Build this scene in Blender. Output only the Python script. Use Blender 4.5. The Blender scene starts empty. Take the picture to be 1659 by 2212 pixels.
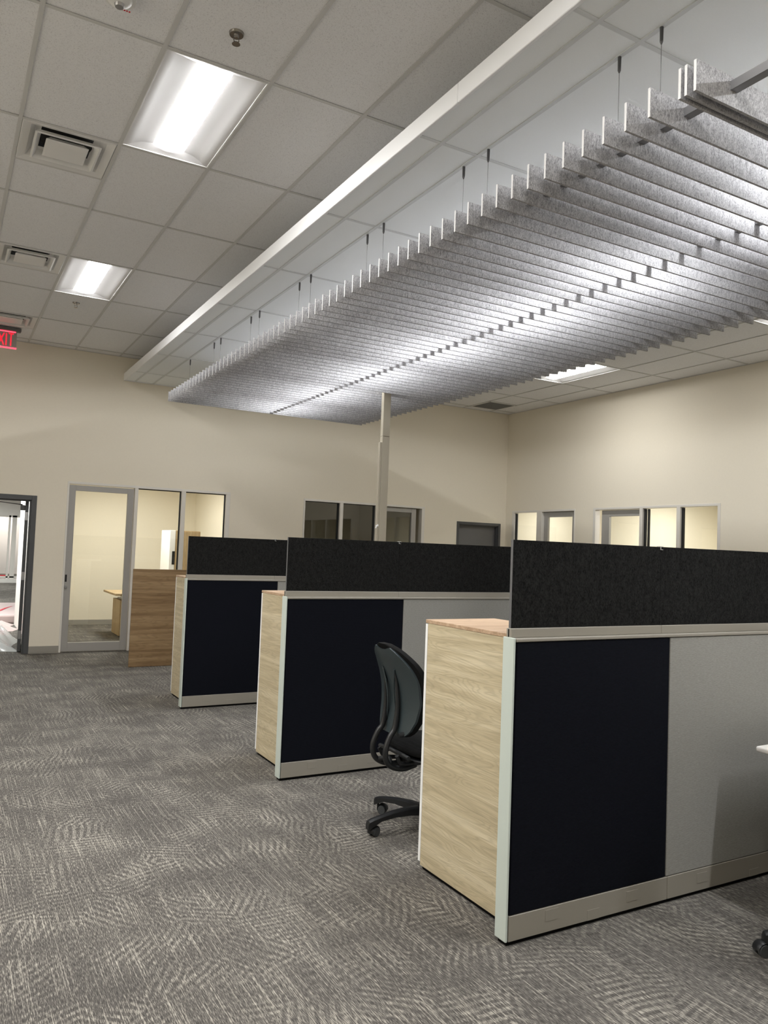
import bpy, bmesh, math, random
from mathutils import Vector, Matrix

random.seed(4)
SC = bpy.context.scene
C = SC.collection
PI = math.pi

# ------------------------------------------------------------------ camera
YAW, PITCH, ROLL, FPX, CH = 0.516, 0.0486, 0.0375, 1683.66, 1.5978
fw = Vector((math.sin(YAW) * math.cos(PITCH), math.cos(YAW) * math.cos(PITCH), math.sin(PITCH)))
r0 = Vector((math.cos(YAW), -math.sin(YAW), 0))
u0 = r0.cross(fw)
rt = math.cos(ROLL) * r0 + math.sin(ROLL) * u0
up = -math.sin(ROLL) * r0 + math.cos(ROLL) * u0
cd = bpy.data.cameras.new('camera')
cd.sensor_fit = 'VERTICAL'
cd.sensor_height = 24.0
cd.lens = 24.0 * FPX / 2212.0
cd.clip_start = 0.05
cam = bpy.data.objects.new('camera', cd)
C.objects.link(cam)
cam.matrix_world = Matrix(((rt.x, up.x, -fw.x, 0), (rt.y, up.y, -fw.y, 0), (rt.z, up.z, -fw.z, CH), (0, 0, 0, 1)))
SC.camera = cam

# ------------------------------------------------------------------ world, exposure
w = bpy.data.worlds.new('world')
SC.world = w
w.use_nodes = True
w.node_tree.nodes['Background'].inputs[0].default_value = (0.02, 0.02, 0.022, 1)
w.node_tree.nodes['Background'].inputs[1].default_value = 0.3
SC.view_settings.view_transform = 'Standard'
SC.view_settings.look = 'None'
SC.view_settings.gamma = 1
SC.view_settings.use_curve_mapping = False
SC.view_settings.exposure = 1.47
SC.cycles.max_bounces = 10
SC.cycles.diffuse_bounces = 9
SC.cycles.transparent_max_bounces = 12
SC.cycles.sample_clamp_indirect = 6.0

LAMP = 21.0          # troffer lens radiance
LAMP_CLOUD = 50.0    # lens above the baffles
LAMP_OFFICE = 12.5
LAMP_HALL = 25.0
LAMP_RIGHT = 21.0

# ------------------------------------------------------------------ material helpers
def new_mat(name):
    m = bpy.data.materials.new(name)
    m.use_nodes = True
    nt = m.node_tree
    return m, nt, nt.nodes['Principled BSDF']

def plain(name, col, rough=0.5, metal=0.0, spec=0.5, noise=0.0, nscale=60, bump=0.0, emit=None):
    m, nt, b = new_mat(name)
    b.inputs['Base Color'].default_value = (*col, 1)
    b.inputs['Roughness'].default_value = rough
    b.inputs['Metallic'].default_value = metal
    b.inputs['Specular IOR Level'].default_value = spec
    if noise or bump:
        tc = nt.nodes.new('ShaderNodeTexCoord')
        n = nt.nodes.new('ShaderNodeTexNoise')
        n.inputs['Scale'].default_value = nscale
        n.inputs['Detail'].default_value = 3
        nt.links.new(tc.outputs['Object'], n.inputs['Vector'])
        if noise:
            mx = nt.nodes.new('ShaderNodeMix')
            mx.data_type = 'RGBA'
            mx.inputs[6].default_value = (*[c * (1 - noise) for c in col], 1)
            mx.inputs[7].default_value = (*[min(1, c * (1 + noise)) for c in col], 1)
            nt.links.new(n.outputs['Fac'], mx.inputs[0])
            nt.links.new(mx.outputs[2], b.inputs['Base Color'])
        if bump:
            bp = nt.nodes.new('ShaderNodeBump')
            bp.inputs['Strength'].default_value = bump
            bp.inputs['Distance'].default_value = 0.002
            nt.links.new(n.outputs['Fac'], bp.inputs['Height'])
            nt.links.new(bp.outputs['Normal'], b.inputs['Normal'])
    if emit:
        b.inputs['Emission Color'].default_value = (*emit[0], 1)
        b.inputs['Emission Strength'].default_value = emit[1]
    return m

def math_node(nt, op, a, b=None, clamp=False):
    n = nt.nodes.new('ShaderNodeMath')
    n.operation = op
    n.use_clamp = clamp
    for i, v in enumerate((a, b)):
        if v is None:
            continue
        if isinstance(v, (int, float)):
            n.inputs[i].default_value = v
        else:
            nt.links.new(v, n.inputs[i])
    return n.outputs[0]

def mapped_noise(nt, vec, scale, nscale=1.0, detail=2, rough=0.5, dist=0.0):
    mp = nt.nodes.new('ShaderNodeMapping')
    mp.inputs['Scale'].default_value = scale
    nt.links.new(vec, mp.inputs['Vector'])
    n = nt.nodes.new('ShaderNodeTexNoise')
    n.inputs['Scale'].default_value = nscale
    n.inputs['Detail'].default_value = detail
    n.inputs['Roughness'].default_value = rough
    n.inputs['Distortion'].default_value = dist
    nt.links.new(mp.outputs['Vector'], n.inputs['Vector'])
    return n

def ramp(nt, fac, stops):
    r = nt.nodes.new('ShaderNodeValToRGB')
    e = r.color_ramp.elements
    while len(e) < len(stops):
        e.new(0.5)
    for k, (p, c) in enumerate(stops):
        e[k].position = p
        e[k].color = (*c, 1) if len(c) == 3 else c
    nt.links.new(fac, r.inputs['Fac'])
    return r.outputs['Color']

def mixrgb(nt, fac, a, b, mode='MIX'):
    mx = nt.nodes.new('ShaderNodeMix')
    mx.data_type = 'RGBA'
    mx.blend_type = mode
    for i, v in ((0, fac), (6, a), (7, b)):
        if isinstance(v, (int, float)):
            mx.inputs[i].default_value = v
        elif isinstance(v, tuple):
            mx.inputs[i].default_value = (*v, 1)
        else:
            nt.links.new(v, mx.inputs[i])
    return mx.outputs[2]

def carpet_mat():
    m, nt, b = new_mat('carpet')
    b.inputs['Roughness'].default_value = 0.95
    b.inputs['Specular IOR Level'].default_value = 0.08
    tc = nt.nodes.new('ShaderNodeTexCoord')
    v = tc.outputs['Object']
    # long pale yarn streaks that run away along Y
    s1 = mapped_noise(nt, v, (240, 2.4, 1), 1, 1, 0.5).outputs['Fac']
    s2 = mapped_noise(nt, v, (430, 34, 1), 1, 2, 0.6).outputs['Fac']
    # domain warp for the curved brush marks
    wn = mapped_noise(nt, v, (1, 1, 1), 2.2, 2, 0.5)
    wsub = nt.nodes.new('ShaderNodeVectorMath'); wsub.operation = 'SUBTRACT'
    nt.links.new(wn.outputs['Color'], wsub.inputs[0]); wsub.inputs[1].default_value = (0.5, 0.5, 0.5)
    wsc = nt.nodes.new('ShaderNodeVectorMath'); wsc.operation = 'SCALE'
    nt.links.new(wsub.outputs[0], wsc.inputs[0]); wsc.inputs['Scale'].default_value = 0.11
    wadd = nt.nodes.new('ShaderNodeVectorMath'); wadd.operation = 'ADD'
    nt.links.new(v, wadd.inputs[0]); nt.links.new(wsc.outputs[0], wadd.inputs[1])
    vor = nt.nodes.new('ShaderNodeTexVoronoi')
    vor.inputs['Scale'].default_value = 3.3
    nt.links.new(wadd.outputs[0], vor.inputs['Vector'])
    sep = nt.nodes.new('ShaderNodeSeparateColor')
    nt.links.new(vor.outputs['Color'], sep.inputs[0])
    ang = math_node(nt, 'MULTIPLY', sep.outputs[0], 3.0)
    rot = nt.nodes.new('ShaderNodeVectorRotate')
    rot.rotation_type = 'Z_AXIS'
    nt.links.new(wadd.outputs[0], rot.inputs['Vector'])
    nt.links.new(ang, rot.inputs['Angle'])
    sx = nt.nodes.new('ShaderNodeSeparateXYZ')
    nt.links.new(rot.outputs[0], sx.inputs[0])
    fr = math_node(nt, 'MULTIPLY', sx.outputs[0], 175.0)
    sn = math_node(nt, 'SINE', fr)
    hat = math_node(nt, 'MULTIPLY_ADD', sn, 1.1, True); 
    nt.nodes[-1].inputs[2].default_value = 0.5
    patch = mapped_noise(nt, v, (1, 1, 1), 3.2, 2, 0.5).outputs['Fac']
    pm = math_node(nt, 'MULTIPLY', math_node(nt, 'SUBTRACT', patch, 0.38), 3.0, True)
    hat = math_node(nt, 'MULTIPLY', hat, pm)
    lines = math_node(nt, 'MULTIPLY', math_node(nt, 'SUBTRACT', s1, 0.555), 8.0, True)
    tick = math_node(nt, 'SUBTRACT', s2, 0.5)
    tone = math_node(nt, 'MULTIPLY', math_node(nt, 'SUBTRACT', mapped_noise(nt, v, (1, 1, 1), 1.3, 2, 0.5).outputs['Fac'], 0.5), 0.35)
    base = math_node(nt, 'ADD', math_node(nt, 'MULTIPLY', tick, 2.2), math_node(nt, 'ADD', tone, 0.27))
    base = math_node(nt, 'ADD', base, math_node(nt, 'MULTIPLY', lines, 0.42))
    stroke_ = math_node(nt, 'MULTIPLY', hat, math_node(nt, 'ADD', math_node(nt, 'MULTIPLY', tick, 2.0), 0.42))
    fac = math_node(nt, 'ADD', base, math_node(nt, 'MULTIPLY', stroke_, 0.75), True)
    col = ramp(nt, fac, [(0.0, (0.058, 0.054, 0.050)), (0.35, (0.100, 0.093, 0.085)), (1.0, (0.385, 0.362, 0.312))])
    nt.links.new(col, b.inputs['Base Color'])
    bp = nt.nodes.new('ShaderNodeBump')
    bp.inputs['Strength'].default_value = 0.25
    bp.inputs['Distance'].default_value = 0.003
    nt.links.new(s2, bp.inputs['Height'])
    nt.links.new(bp.outputs['Normal'], b.inputs['Normal'])
    return m

def felt_mat(name, dark, light, scale=(260, 260, 90), bump=0.2):
    m, nt, b = new_mat(name)
    b.inputs['Roughness'].default_value = 0.95
    b.inputs['Specular IOR Level'].default_value = 0.1
    geo = nt.nodes.new('ShaderNodeNewGeometry')
    n1 = mapped_noise(nt, geo.outputs['Position'], scale, 1, 3, 0.65, 0.8).outputs['Fac']
    n2 = mapped_noise(nt, geo.outputs['Position'], tuple(s * 0.25 for s in scale), 1, 2, 0.6).outputs['Fac']
    f = math_node(nt, 'ADD', math_node(nt, 'MULTIPLY', n1, 0.75), math_node(nt, 'MULTIPLY', n2, 0.25))
    col = ramp(nt, f, [(0.36, dark), (0.62, light)])
    nt.links.new(col, b.inputs['Base Color'])
    bp = nt.nodes.new('ShaderNodeBump')
    bp.inputs['Strength'].default_value = bump
    bp.inputs['Distance'].default_value = 0.002
    nt.links.new(n1, bp.inputs['Height'])
    nt.links.new(bp.outputs['Normal'], b.inputs['Normal'])
    return m

def fabric_mat(name, c1, c2, rib=900.0):
    m, nt, b = new_mat(name)
    b.inputs['Roughness'].default_value = 0.9
    b.inputs['Specular IOR Level'].default_value = 0.12
    geo = nt.nodes.new('ShaderNodeNewGeometry')
    sx = nt.nodes.new('ShaderNodeSeparateXYZ')
    nt.links.new(geo.outputs['Position'], sx.inputs[0])
    sn = math_node(nt, 'SINE', math_node(nt, 'MULTIPLY', sx.outputs[2], rib))
    n1 = mapped_noise(nt, geo.outputs['Position'], (60, 60, 700), 1, 2, 0.6).outputs['Fac']
    f = math_node(nt, 'ADD', math_node(nt, 'MULTIPLY', sn, 0.10), n1)
    col = ramp(nt, f, [(0.3, c1), (0.75, c2)])
    nt.links.new(col, b.inputs['Base Color'])
    bp = nt.nodes.new('ShaderNodeBump')
    bp.inputs['Strength'].default_value = 0.3
    bp.inputs['Distance'].default_value = 0.001
    nt.links.new(f, bp.inputs['Height'])
    nt.links.new(bp.outputs['Normal'], b.inputs['Normal'])
    return m

def wood_mat(name, dark, mid, light, axis='Y', rough=0.5):
    """laminate oak: bands across the grain, cathedral swirls and fine pores; the grain runs along the given axis"""
    m, nt, b = new_mat(name)
    b.inputs['Roughness'].default_value = rough
    b.inputs['Specular IOR Level'].default_value = 0.35
    geo = nt.nodes.new('ShaderNodeNewGeometry')
    p = geo.outputs['Position']
    def sc(along, across):
        return tuple(along if a == axis else across for a in 'XYZ')
    broad = mapped_noise(nt, p, sc(0.9, 22.0), 1, 4, 0.65, 0.4).outputs['Fac']
    # swirling growth rings
    wn = mapped_noise(nt, p, sc(1.2, 11.0), 1, 2, 0.45, 0.5).outputs['Fac']
    ring = math_node(nt, 'SINE', math_node(nt, 'MULTIPLY', wn, 110.0))
    ring = math_node(nt, 'POWER', math_node(nt, 'MULTIPLY_ADD', ring, 0.5), 3.0)
    for nd in nt.nodes:
        if nd.type == 'MATH' and nd.operation == 'MULTIPLY_ADD':
            nd.inputs[2].default_value = 0.5
    pore = mapped_noise(nt, p, sc(5.0, 300.0), 1, 3, 0.65).outputs['Fac']
    col = ramp(nt, broad, [(0.32, dark), (0.5, mid), (0.66, light)])
    c2 = mixrgb(nt, math_node(nt, 'MULTIPLY', ring, 0.26), col, tuple(c * 0.55 for c in dark))
    c3 = mixrgb(nt, math_node(nt, 'MULTIPLY', math_node(nt, 'SUBTRACT', pore, 0.5, True), 2.2, True), c2, tuple(c * 0.6 for c in dark))
    nt.links.new(c3, b.inputs['Base Color'])
    return m

def tile_mat():
    m, nt, b = new_mat('ceiling_tile')
    b.inputs['Roughness'].default_value = 0.95
    b.inputs['Specular IOR Level'].default_value = 0.1
    geo = nt.nodes.new('ShaderNodeNewGeometry')
    n1 = mapped_noise(nt, geo.outputs['Position'], (160, 160, 160), 1, 2, 0.6).outputs['Fac']
    col = ramp(nt, n1, [(0.30, (0.64, 0.64, 0.655)), (0.42, (0.85, 0.855, 0.87)), (0.7, (0.89, 0.895, 0.91))])
    nt.links.new(col, b.inputs['Base Color'])
    return m

def wall_mat(name, col):
    return plain(name, col, 0.85, 0, 0.2, noise=0.02, nscale=40, bump=0.03)

def glass_mat():
    m = bpy.data.materials.new('window_glass')
    m.use_nodes = True
    nt = m.node_tree
    nt.nodes.remove(nt.nodes['Principled BSDF'])
    out = nt.nodes['Material Output']
    tr = nt.nodes.new('ShaderNodeBsdfTransparent')
    tr.inputs[0].default_value = (0.93, 0.95, 0.93, 1)
    gl = nt.nodes.new('ShaderNodeBsdfGlossy')
    gl.inputs['Roughness'].default_value = 0.0
    lw = nt.nodes.new('ShaderNodeLayerWeight')
    lw.inputs['Blend'].default_value = 0.5
    sch = math_node(nt, 'MULTIPLY_ADD', math_node(nt, 'POWER', lw.outputs['Facing'], 5.0), 0.92)
    for nd in nt.nodes:
        if nd.type == 'MATH' and nd.operation == 'MULTIPLY_ADD':
            nd.inputs[2].default_value = 0.07
    mx = nt.nodes.new('ShaderNodeMixShader')
    nt.links.new(sch, mx.inputs[0])
    nt.links.new(tr.outputs[0], mx.inputs[1])
    nt.links.new(gl.outputs[0], mx.inputs[2])
    nt.links.new(mx.outputs[0], out.inputs[0])
    return m

def emit_mat(name, col, strength):
    m = bpy.data.materials.new(name)
    m.use_nodes = True
    nt = m.node_tree
    nt.nodes.remove(nt.nodes['Principled BSDF'])
    e = nt.nodes.new('ShaderNodeEmission')
    e.inputs[0].default_value = (*col, 1)
    e.inputs[1].default_value = strength
    nt.links.new(e.outputs[0], nt.nodes['Material Output'].inputs[0])
    return m

def plastic_film_mat():
    m, nt, b = new_mat('clear_plastic_film')
    b.inputs['Base Color'].default_value = (0.70, 0.73, 0.72, 1)
    b.inputs['Roughness'].default_value = 0.16
    b.inputs['Alpha'].default_value = 0.62
    return m

M = {}
M['carpet'] = carpet_mat()
M['wall'] = wall_mat('beige_wall_paint', (0.80, 0.745, 0.63))
M['wall_office'] = wall_mat('cream_wall_paint', (0.78, 0.73, 0.61))
M['wall_hall'] = wall_mat('white_wall_paint', (0.80, 0.78, 0.74))
M['tile'] = tile_mat()
M['tile_cloud'] = plain('cloud_tile_lit', (0.88, 0.91, 0.915), 0.9, noise=0.03, nscale=160)  # ceiling tile lightened, light bounced off the baffles put into the colour
M['slab'] = plain('plenum_slab', (0.10, 0.10, 0.10), 0.9)
M['tee'] = plain('grid_tee_white', (0.64, 0.64, 0.63), 0.6)
M['tee_cloud'] = plain('grid_tee_grey', (0.66, 0.68, 0.68), 0.6)
M['white'] = plain('white_enamel', (0.80, 0.80, 0.79), 0.4)
M['trim_white'] = plain('cloud_trim_white', (0.88, 0.89, 0.90), 0.45)
M['reflector'] = plain('troffer_reflector', (0.74, 0.74, 0.75), 0.5)
M['lens'] = emit_mat('troffer_lens', (1.0, 0.985, 0.972), LAMP)
M['lens_cloud'] = emit_mat('cloud_troffer_lens', (0.97, 0.985, 1.0), LAMP_CLOUD)
M['lens_office'] = emit_mat('office_lens', (1.0, 0.97, 0.91), LAMP_OFFICE)
M['lens_right'] = emit_mat('right_troffer_lens', (1.0, 0.985, 0.955), LAMP_RIGHT)
M['lens_hall'] = emit_mat('hall_lens', (0.97, 1.0, 0.98), LAMP_HALL)
M['felt'] = felt_mat('grey_pet_felt', (0.19, 0.188, 0.194), (0.60, 0.595, 0.608), (340, 340, 110))
M['felt_end'] = plain('pale_felt_cut_edge', (0.80, 0.80, 0.80), 0.9, noise=0.08, nscale=200)
M['screen'] = felt_mat('black_screen_felt', (0.003, 0.003, 0.003), (0.020, 0.020, 0.019), (200, 200, 110))
M['navy'] = fabric_mat('navy_ribbed_fabric', (0.0020, 0.0024, 0.0048), (0.0060, 0.0072, 0.0125), 1100)
M['grey_fabric'] = fabric_mat('grey_panel_fabric', (0.24, 0.235, 0.218), (0.345, 0.34, 0.315), 1400)
M['paint'] = plain('metal_paint_shaded', (0.285, 0.265, 0.225), 0.45)  # end cap paint, darkened for the weaker light on partition fronts
M['pole'] = plain('beige_pole_paint', (0.36, 0.325, 0.255), 0.5)
M['cap'] = plain('metal_paint_lit', (0.56, 0.625, 0.575), 0.4)  # same partition paint, lightened to carry the light from the left
M['black'] = plain('black_plastic', (0.012, 0.012, 0.013), 0.5)
M['dark_gap'] = plain('black_recess', (0.006, 0.006, 0.006), 0.9, spec=0.1)
M['wood'] = wood_mat('pale_oak_laminate', (0.46, 0.385, 0.25), (0.56, 0.48, 0.32), (0.66, 0.58, 0.41), 'Y')
M['wood_top'] = wood_mat('oak_laminate_top', (0.40, 0.27, 0.17), (0.50, 0.35, 0.23), (0.58, 0.43, 0.30), 'X')
M['wood_board'] = wood_mat('brown_shaded_oak', (0.165, 0.098, 0.045), (0.255, 0.165, 0.082), (0.34, 0.235, 0.125), 'X')  # redder tower laminate, also darkened for the weaker light on its front
M['wood_office'] = wood_mat('office_oak_laminate', (0.36, 0.25, 0.13), (0.46, 0.34, 0.19), (0.54, 0.42, 0.26), 'Z')
M['white_lam'] = plain('white_laminate', (0.90, 0.91, 0.91), 0.35)
M['alu'] = plain('satin_aluminium_frame', (0.74, 0.715, 0.665), 0.45, 0.1)
M['alu_door'] = plain('satin_aluminium_door', (0.38, 0.37, 0.35), 0.42, 0.15)
M['gasket'] = plain('black_gasket', (0.01, 0.01, 0.01), 0.7)
M['glass'] = glass_mat()
M['charcoal'] = plain('charcoal_door_paint', (0.075, 0.078, 0.082), 0.45)
M['charcoal2'] = plain('grey_door_paint', (0.13, 0.13, 0.132), 0.5)
M['base'] = plain('taupe_rubber_base', (0.30, 0.285, 0.25), 0.6)
M['steel'] = plain('brushed_steel', (0.45, 0.45, 0.46), 0.35, 0.9)
M['rail'] = plain('grey_rail', (0.27, 0.27, 0.28), 0.5, 0.3)
M['grip'] = plain('dark_steel_grip', (0.12, 0.12, 0.125), 0.4, 0.6)
M['wire'] = plain('steel_cable', (0.18, 0.18, 0.18), 0.5, 0.3)
M['shell'] = plain('dark_teal_chair_plastic', (0.030, 0.042, 0.046), 0.38, noise=0.1, nscale=300, bump=0.05)
M['cushion'] = fabric_mat('black_mesh_fabric', (0.004, 0.004, 0.004), (0.011, 0.011, 0.011), 900)
M['chair_black'] = plain('black_chair_plastic', (0.010, 0.011, 0.012), 0.42)
M['caster'] = plain('grey_caster_wheel', (0.05, 0.055, 0.058), 0.45)
M['red'] = plain('red_exit_letters', (0.75, 0.02, 0.04), 0.4, emit=((1.0, 0.02, 0.05), 0.28))
M['red_glow'] = plain('red_exit_edge', (0.8, 0.05, 0.08), 0.4, emit=((1.0, 0.06, 0.10), 0.8))
M['acrylic'] = plain('exit_panel_acrylic', (0.36, 0.34, 0.31), 0.15)
M['red_wrap'] = plain('red_wrapping', (0.62, 0.02, 0.04), 0.5)
M['film'] = plastic_film_mat()
M['bundle'] = plain('pink_white_wrap', (0.56, 0.45, 0.435), 0.5)
M['duct'] = plain('duct_black', (0.004, 0.004, 0.004), 0.8)
M['tape'] = plain('clear_clip', (0.55, 0.55, 0.53), 0.3)
M['chrome'] = plain('dull_chrome', (0.35, 0.33, 0.31), 0.25, 0.9)
M['desk_white'] = plain('white_desk_laminate', (0.80, 0.77, 0.74), 0.4)
M['grille'] = plain('return_grille_grey', (0.30, 0.30, 0.29), 0.6)

# ------------------------------------------------------------------ mesh helpers
def bm_new():
    return bmesh.new()

def box(bm, x0, x1, y0, y1, z0, z1, bev=0.0, seg=1):
    g = bmesh.ops.create_cube(bm, size=1.0)
    vs = g['verts']
    bmesh.ops.scale(bm, vec=(x1 - x0, y1 - y0, z1 - z0), verts=vs)
    bmesh.ops.translate(bm, vec=((x0 + x1) / 2, (y0 + y1) / 2, (z0 + z1) / 2), verts=vs)
    if bev > 0:
        es = list({e for v in vs for e in v.link_edges})
        bmesh.ops.bevel(bm, geom=es, offset=bev, segments=seg, affect='EDGES', profile=0.5)
    return bm

def cyl(bm, p0, p1, r0_, r1_=None, n=16, caps=True):
    p0 = Vector(p0); p1 = Vector(p1)
    r1_ = r0_ if r1_ is None else r1_
    d = (p1 - p0)
    q = d.normalized().to_track_quat('Z', 'Y')
    a, b_ = [], []
    for k in range(n):
        t = 2 * PI * k / n
        o = Vector((math.cos(t), math.sin(t), 0))
        a.append(bm.verts.new(p0 + q @ (o * r0_)))
        b_.append(bm.verts.new(p1 + q @ (o * r1_)))
    for k in range(n):
        bm.faces.new((a[k], a[(k + 1) % n], b_[(k + 1) % n], b_[k]))
    if caps:
        bm.faces.new(list(reversed(a)))
        bm.faces.new(b_)
    return bm

def tube(bm, pts, radii, n=10, flat=1.0, side=Vector((0, 1, 0))):
    """swept tube through pts; the ring is scaled by flat along the side vector"""
    pts = [Vector(p) for p in pts]
    rings = []
    for i, p in enumerate(pts):
        t = (pts[min(i + 1, len(pts) - 1)] - pts[max(i - 1, 0)]).normalized()
        s = (side - t * side.dot(t)).normalized()
        nrm = t.cross(s)
        r = radii[i] if isinstance(radii, (list, tuple)) else radii
        rings.append([bm.verts.new(p + s * (math.cos(2 * PI * k / n) * r * flat) + nrm * (math.sin(2 * PI * k / n) * r)) for k in range(n)])
    for a, b_ in zip(rings, rings[1:]):
        for k in range(n):
            bm.faces.new((a[k], a[(k + 1) % n], b_[(k + 1) % n], b_[k]))
    bm.faces.new(list(reversed(rings[0])))
    bm.faces.new(rings[-1])
    return bm

def spline(ctrl, n):
    """Catmull-Rom through control points"""
    P = [Vector(c) for c in ctrl]
    P = [2 * P[0] - P[1]] + P + [2 * P[-1] - P[-2]]
    out = []
    segs = len(P) - 3
    for s in range(segs):
        for k in range(n):
            t = k / n
            a, b_, c, d = P[s:s + 4]
            out.append(0.5 * ((2 * b_) + (c - a) * t + (2 * a - 5 * b_ + 4 * c - d) * t * t + (3 * b_ - a - 3 * c + d) * t ** 3))
    out.append(P[-2])
    return out

def obj(name, bm, mat, parent=None, smooth=False, angle=None):
    me = bpy.data.meshes.new(name)
    bmesh.ops.recalc_face_normals(bm, faces=bm.faces)
    bm.to_mesh(me)
    bm.free()
    me.materials.append(mat)
    if smooth:
        for p in me.polygons:
            p.use_smooth = True
        if angle:
            me.set_sharp_from_angle(angle=math.radians(angle))
    o = bpy.data.objects.new(name, me)
    C.objects.link(o)
    if parent:
        o.parent = parent
    return o

def link_copy(src, parent, loc=None):
    o = src.copy()
    C.objects.link(o)
    o.parent = parent
    if loc is not None:
        o.location = loc
    return o

def tag(o, label, cat, group=None, kind=None):
    o['label'] = label
    o['category'] = cat
    if group:
        o['group'] = group
    if kind:
        o['kind'] = kind
    return o

def thing(name, label, cat, loc=(0, 0, 0), rotz=0.0, group=None):
    o = bpy.data.objects.new(name, None)
    C.objects.link(o)
    o.location = loc
    o.rotation_euler = (0, 0, rotz)
    return tag(o, label, cat, group)

def struct(name, bm, mat, label, parent=None):
    o = obj(name, bm, mat, parent)
    o['kind'] = 'structure'
    o['label'] = label
    o['category'] = name.split('_')[0]
    return o

def root_struct(name, label, loc=(0, 0, 0)):
    o = bpy.data.objects.new(name, None)
    C.objects.link(o)
    o.location = loc
    o['kind'] = 'structure'
    o['label'] = label
    o['category'] = name.split('_')[0]
    return o

# ================================================================== ROOM SHELL
YW = 11.716      # far wall face
XR = 9.305       # right wall face
XL, YF = -3.365, -3.14
ZC = 4.265
WT = 0.15
X0, Y0 = 0.2953, 4.1814
TX, TY = 0.61, 1.22

bm = bm_new()
box(bm, XL - 0.2, 14.0, YF - 0.2, 30.2, -0.12, 0.0)
struct('floor', bm, M['carpet'], 'grey carpet floor with pale brushed streaks running through the office')

def wall_with_openings(axis, face, a0, a1, z1, openings, sign=1):
    """wall slab built around its openings; openings are (a0, a1, ztop)"""
    b = bm_new()
    def bx(p, q, za, zb):
        if q - p < 1e-4 or zb - za < 1e-4:
            return
        lo, hi = (face, face + WT) if sign > 0 else (face - WT, face)
        if axis == 'x':
            box(b, p, q, lo, hi, za, zb)
        else:
            box(b, lo, hi, p, q, za, zb)
    cur = a0
    for (p, q, zt) in sorted(openings):
        bx(cur, p, 0, z1)
        bx(p, q, zt, z1)
        cur = q
    bx(cur, a1, 0, z1)
    return b

W1 = (1.519, 3.888, 2.40)
W2 = (5.130, 7.482, 2.39)
D1 = (0.06, 1.122, 2.165)
D4 = (8.183, 9.184, 2.172)
R1 = (9.851, 11.520, 2.415)
R2 = (7.025, 9.431, 2.415)
R3 = (1.95, 5.45, 2.415)
struct('wall_back', wall_with_openings('x', YW, XL, XR + WT, ZC + 0.02, [W1, W2, D1, D4]), M['wall'],
       'tall beige far wall with doors, glazed office fronts and the exit')
struct('wall_right', wall_with_openings('y', XR, YF, YW, ZC + 0.02, [R1, R2, R3]), M['wall'],
       'tall beige side wall with two lit office windows')
bm = bm_new(); box(bm, XL - WT, XL, YF, YW, 0, ZC + 0.02)
struct('wall_left', bm, M['wall'], 'plain beige wall closing the room opposite the lit offices')
bm = bm_new(); box(bm, XL - WT, XR + WT, YF - WT, YF, 0, ZC + 0.02)
struct('wall_front', bm, M['wall'], 'plain beige wall behind the viewpoint')

# baseboard on the far wall, cove profile
def baseboard_mesh(segs, y):
    b = bm_new()
    for p, q in segs:
        box(b, p, q, y - 0.010, y, 0.012, 0.098, 0.003)
        box(b, p, q, y - 0.020, y, 0.0, 0.012)
    return b
bm = baseboard_mesh([(XL, D1[0] - 0.02), (D1[1] + 0.012, W1[0] - 0.002), (W1[1] + 0.002, W2[0] - 0.002), (W2[1] + 0.002, D4[0] - 0.02), (D4[1] + 0.02, XR)], YW)
struct('baseboard_back', bm, M['base'], 'taupe rubber baseboard along the far wall beside the office door')

# ------------------------------------------------------------------ main ceiling
bm = bm_new(); box(bm, XL - 0.15, XR + 0.15, YF - 0.15, YW + 0.15, ZC + 0.22, ZC + 0.30)
ceil = struct('ceiling', bm, M['slab'], 'grey tiled suspended ceiling on a white grid over the whole office')

xl = [X0 + TX * k for k in range(-6, 15)]           # grid lines along Y
xl[-1:] = [xl[-1]]
xb = xl + [XR]
yl = [Y0 + TY * j for j in range(-6, 7)]
yb = yl + [YW]
lights = {(1, 0), (1, 3), (1, -3), (12, 0), (12, 3), (12, -3), (-2, -2), (-2, -1), (-2, 0), (-5, -2), (-5, -1), (-5, 0)}  # columns left of view are added, unseen, to brighten left-facing sides
vents = {(0, 1), (0, 3), (0, 5)}        # diffuser takes the near half of the bay
grilles = {(13, 5)}                     # return grille takes the far half
tile_cache = {}
def tile(x0, x1, y0, y1, z, parent, mat, name='ceiling_tile', gap=0.009):
    key = (round(x1 - x0, 3), round(y1 - y0, 3), mat.name)
    cx, cy = (x0 + x1) / 2, (y0 + y1) / 2
    if key in tile_cache:
        return link_copy(tile_cache[key], parent, (cx, cy, z))
    hx, hy = (x1 - x0) / 2 - gap, (y1 - y0) / 2 - gap
    b = bm_new()
    box(b, -hx, hx, -hy, hy, 0.0, 0.016)
    o = obj(name, b, mat, parent)
    o.location = (cx, cy, z)
    tile_cache[key] = o
    return o
ZT = ZC + 0.006
cross = []
for i in range(-6, 15):
    x0_, x1_ = X0 + TX * i, (X0 + TX * (i + 1) if i < 14 else XR)
    if 4 <= i <= 7:
        continue
    for j in range(-6, 7):
        y0_, y1_ = Y0 + TY * j, (Y0 + TY * (j + 1) if j < 6 else YW)
        if (i, j) in lights:
            continue
        ym = y0_ + TY / 2
        if (i, j) in vents:
            tile(x0_, x1_, ym, y1_, ZT, ceil, M['tile']); cross.append((x0_, x1_, ym)); continue
        if (i, j) in grilles:
            tile(x0_, x1_, y0_, ym, ZT, ceil, M['tile']); cross.append((x0_, x1_, ym)); continue
        tile(x0_, x1_, y0_, y1_, ZT, ceil, M['tile'])
hw = 0.012
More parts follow.
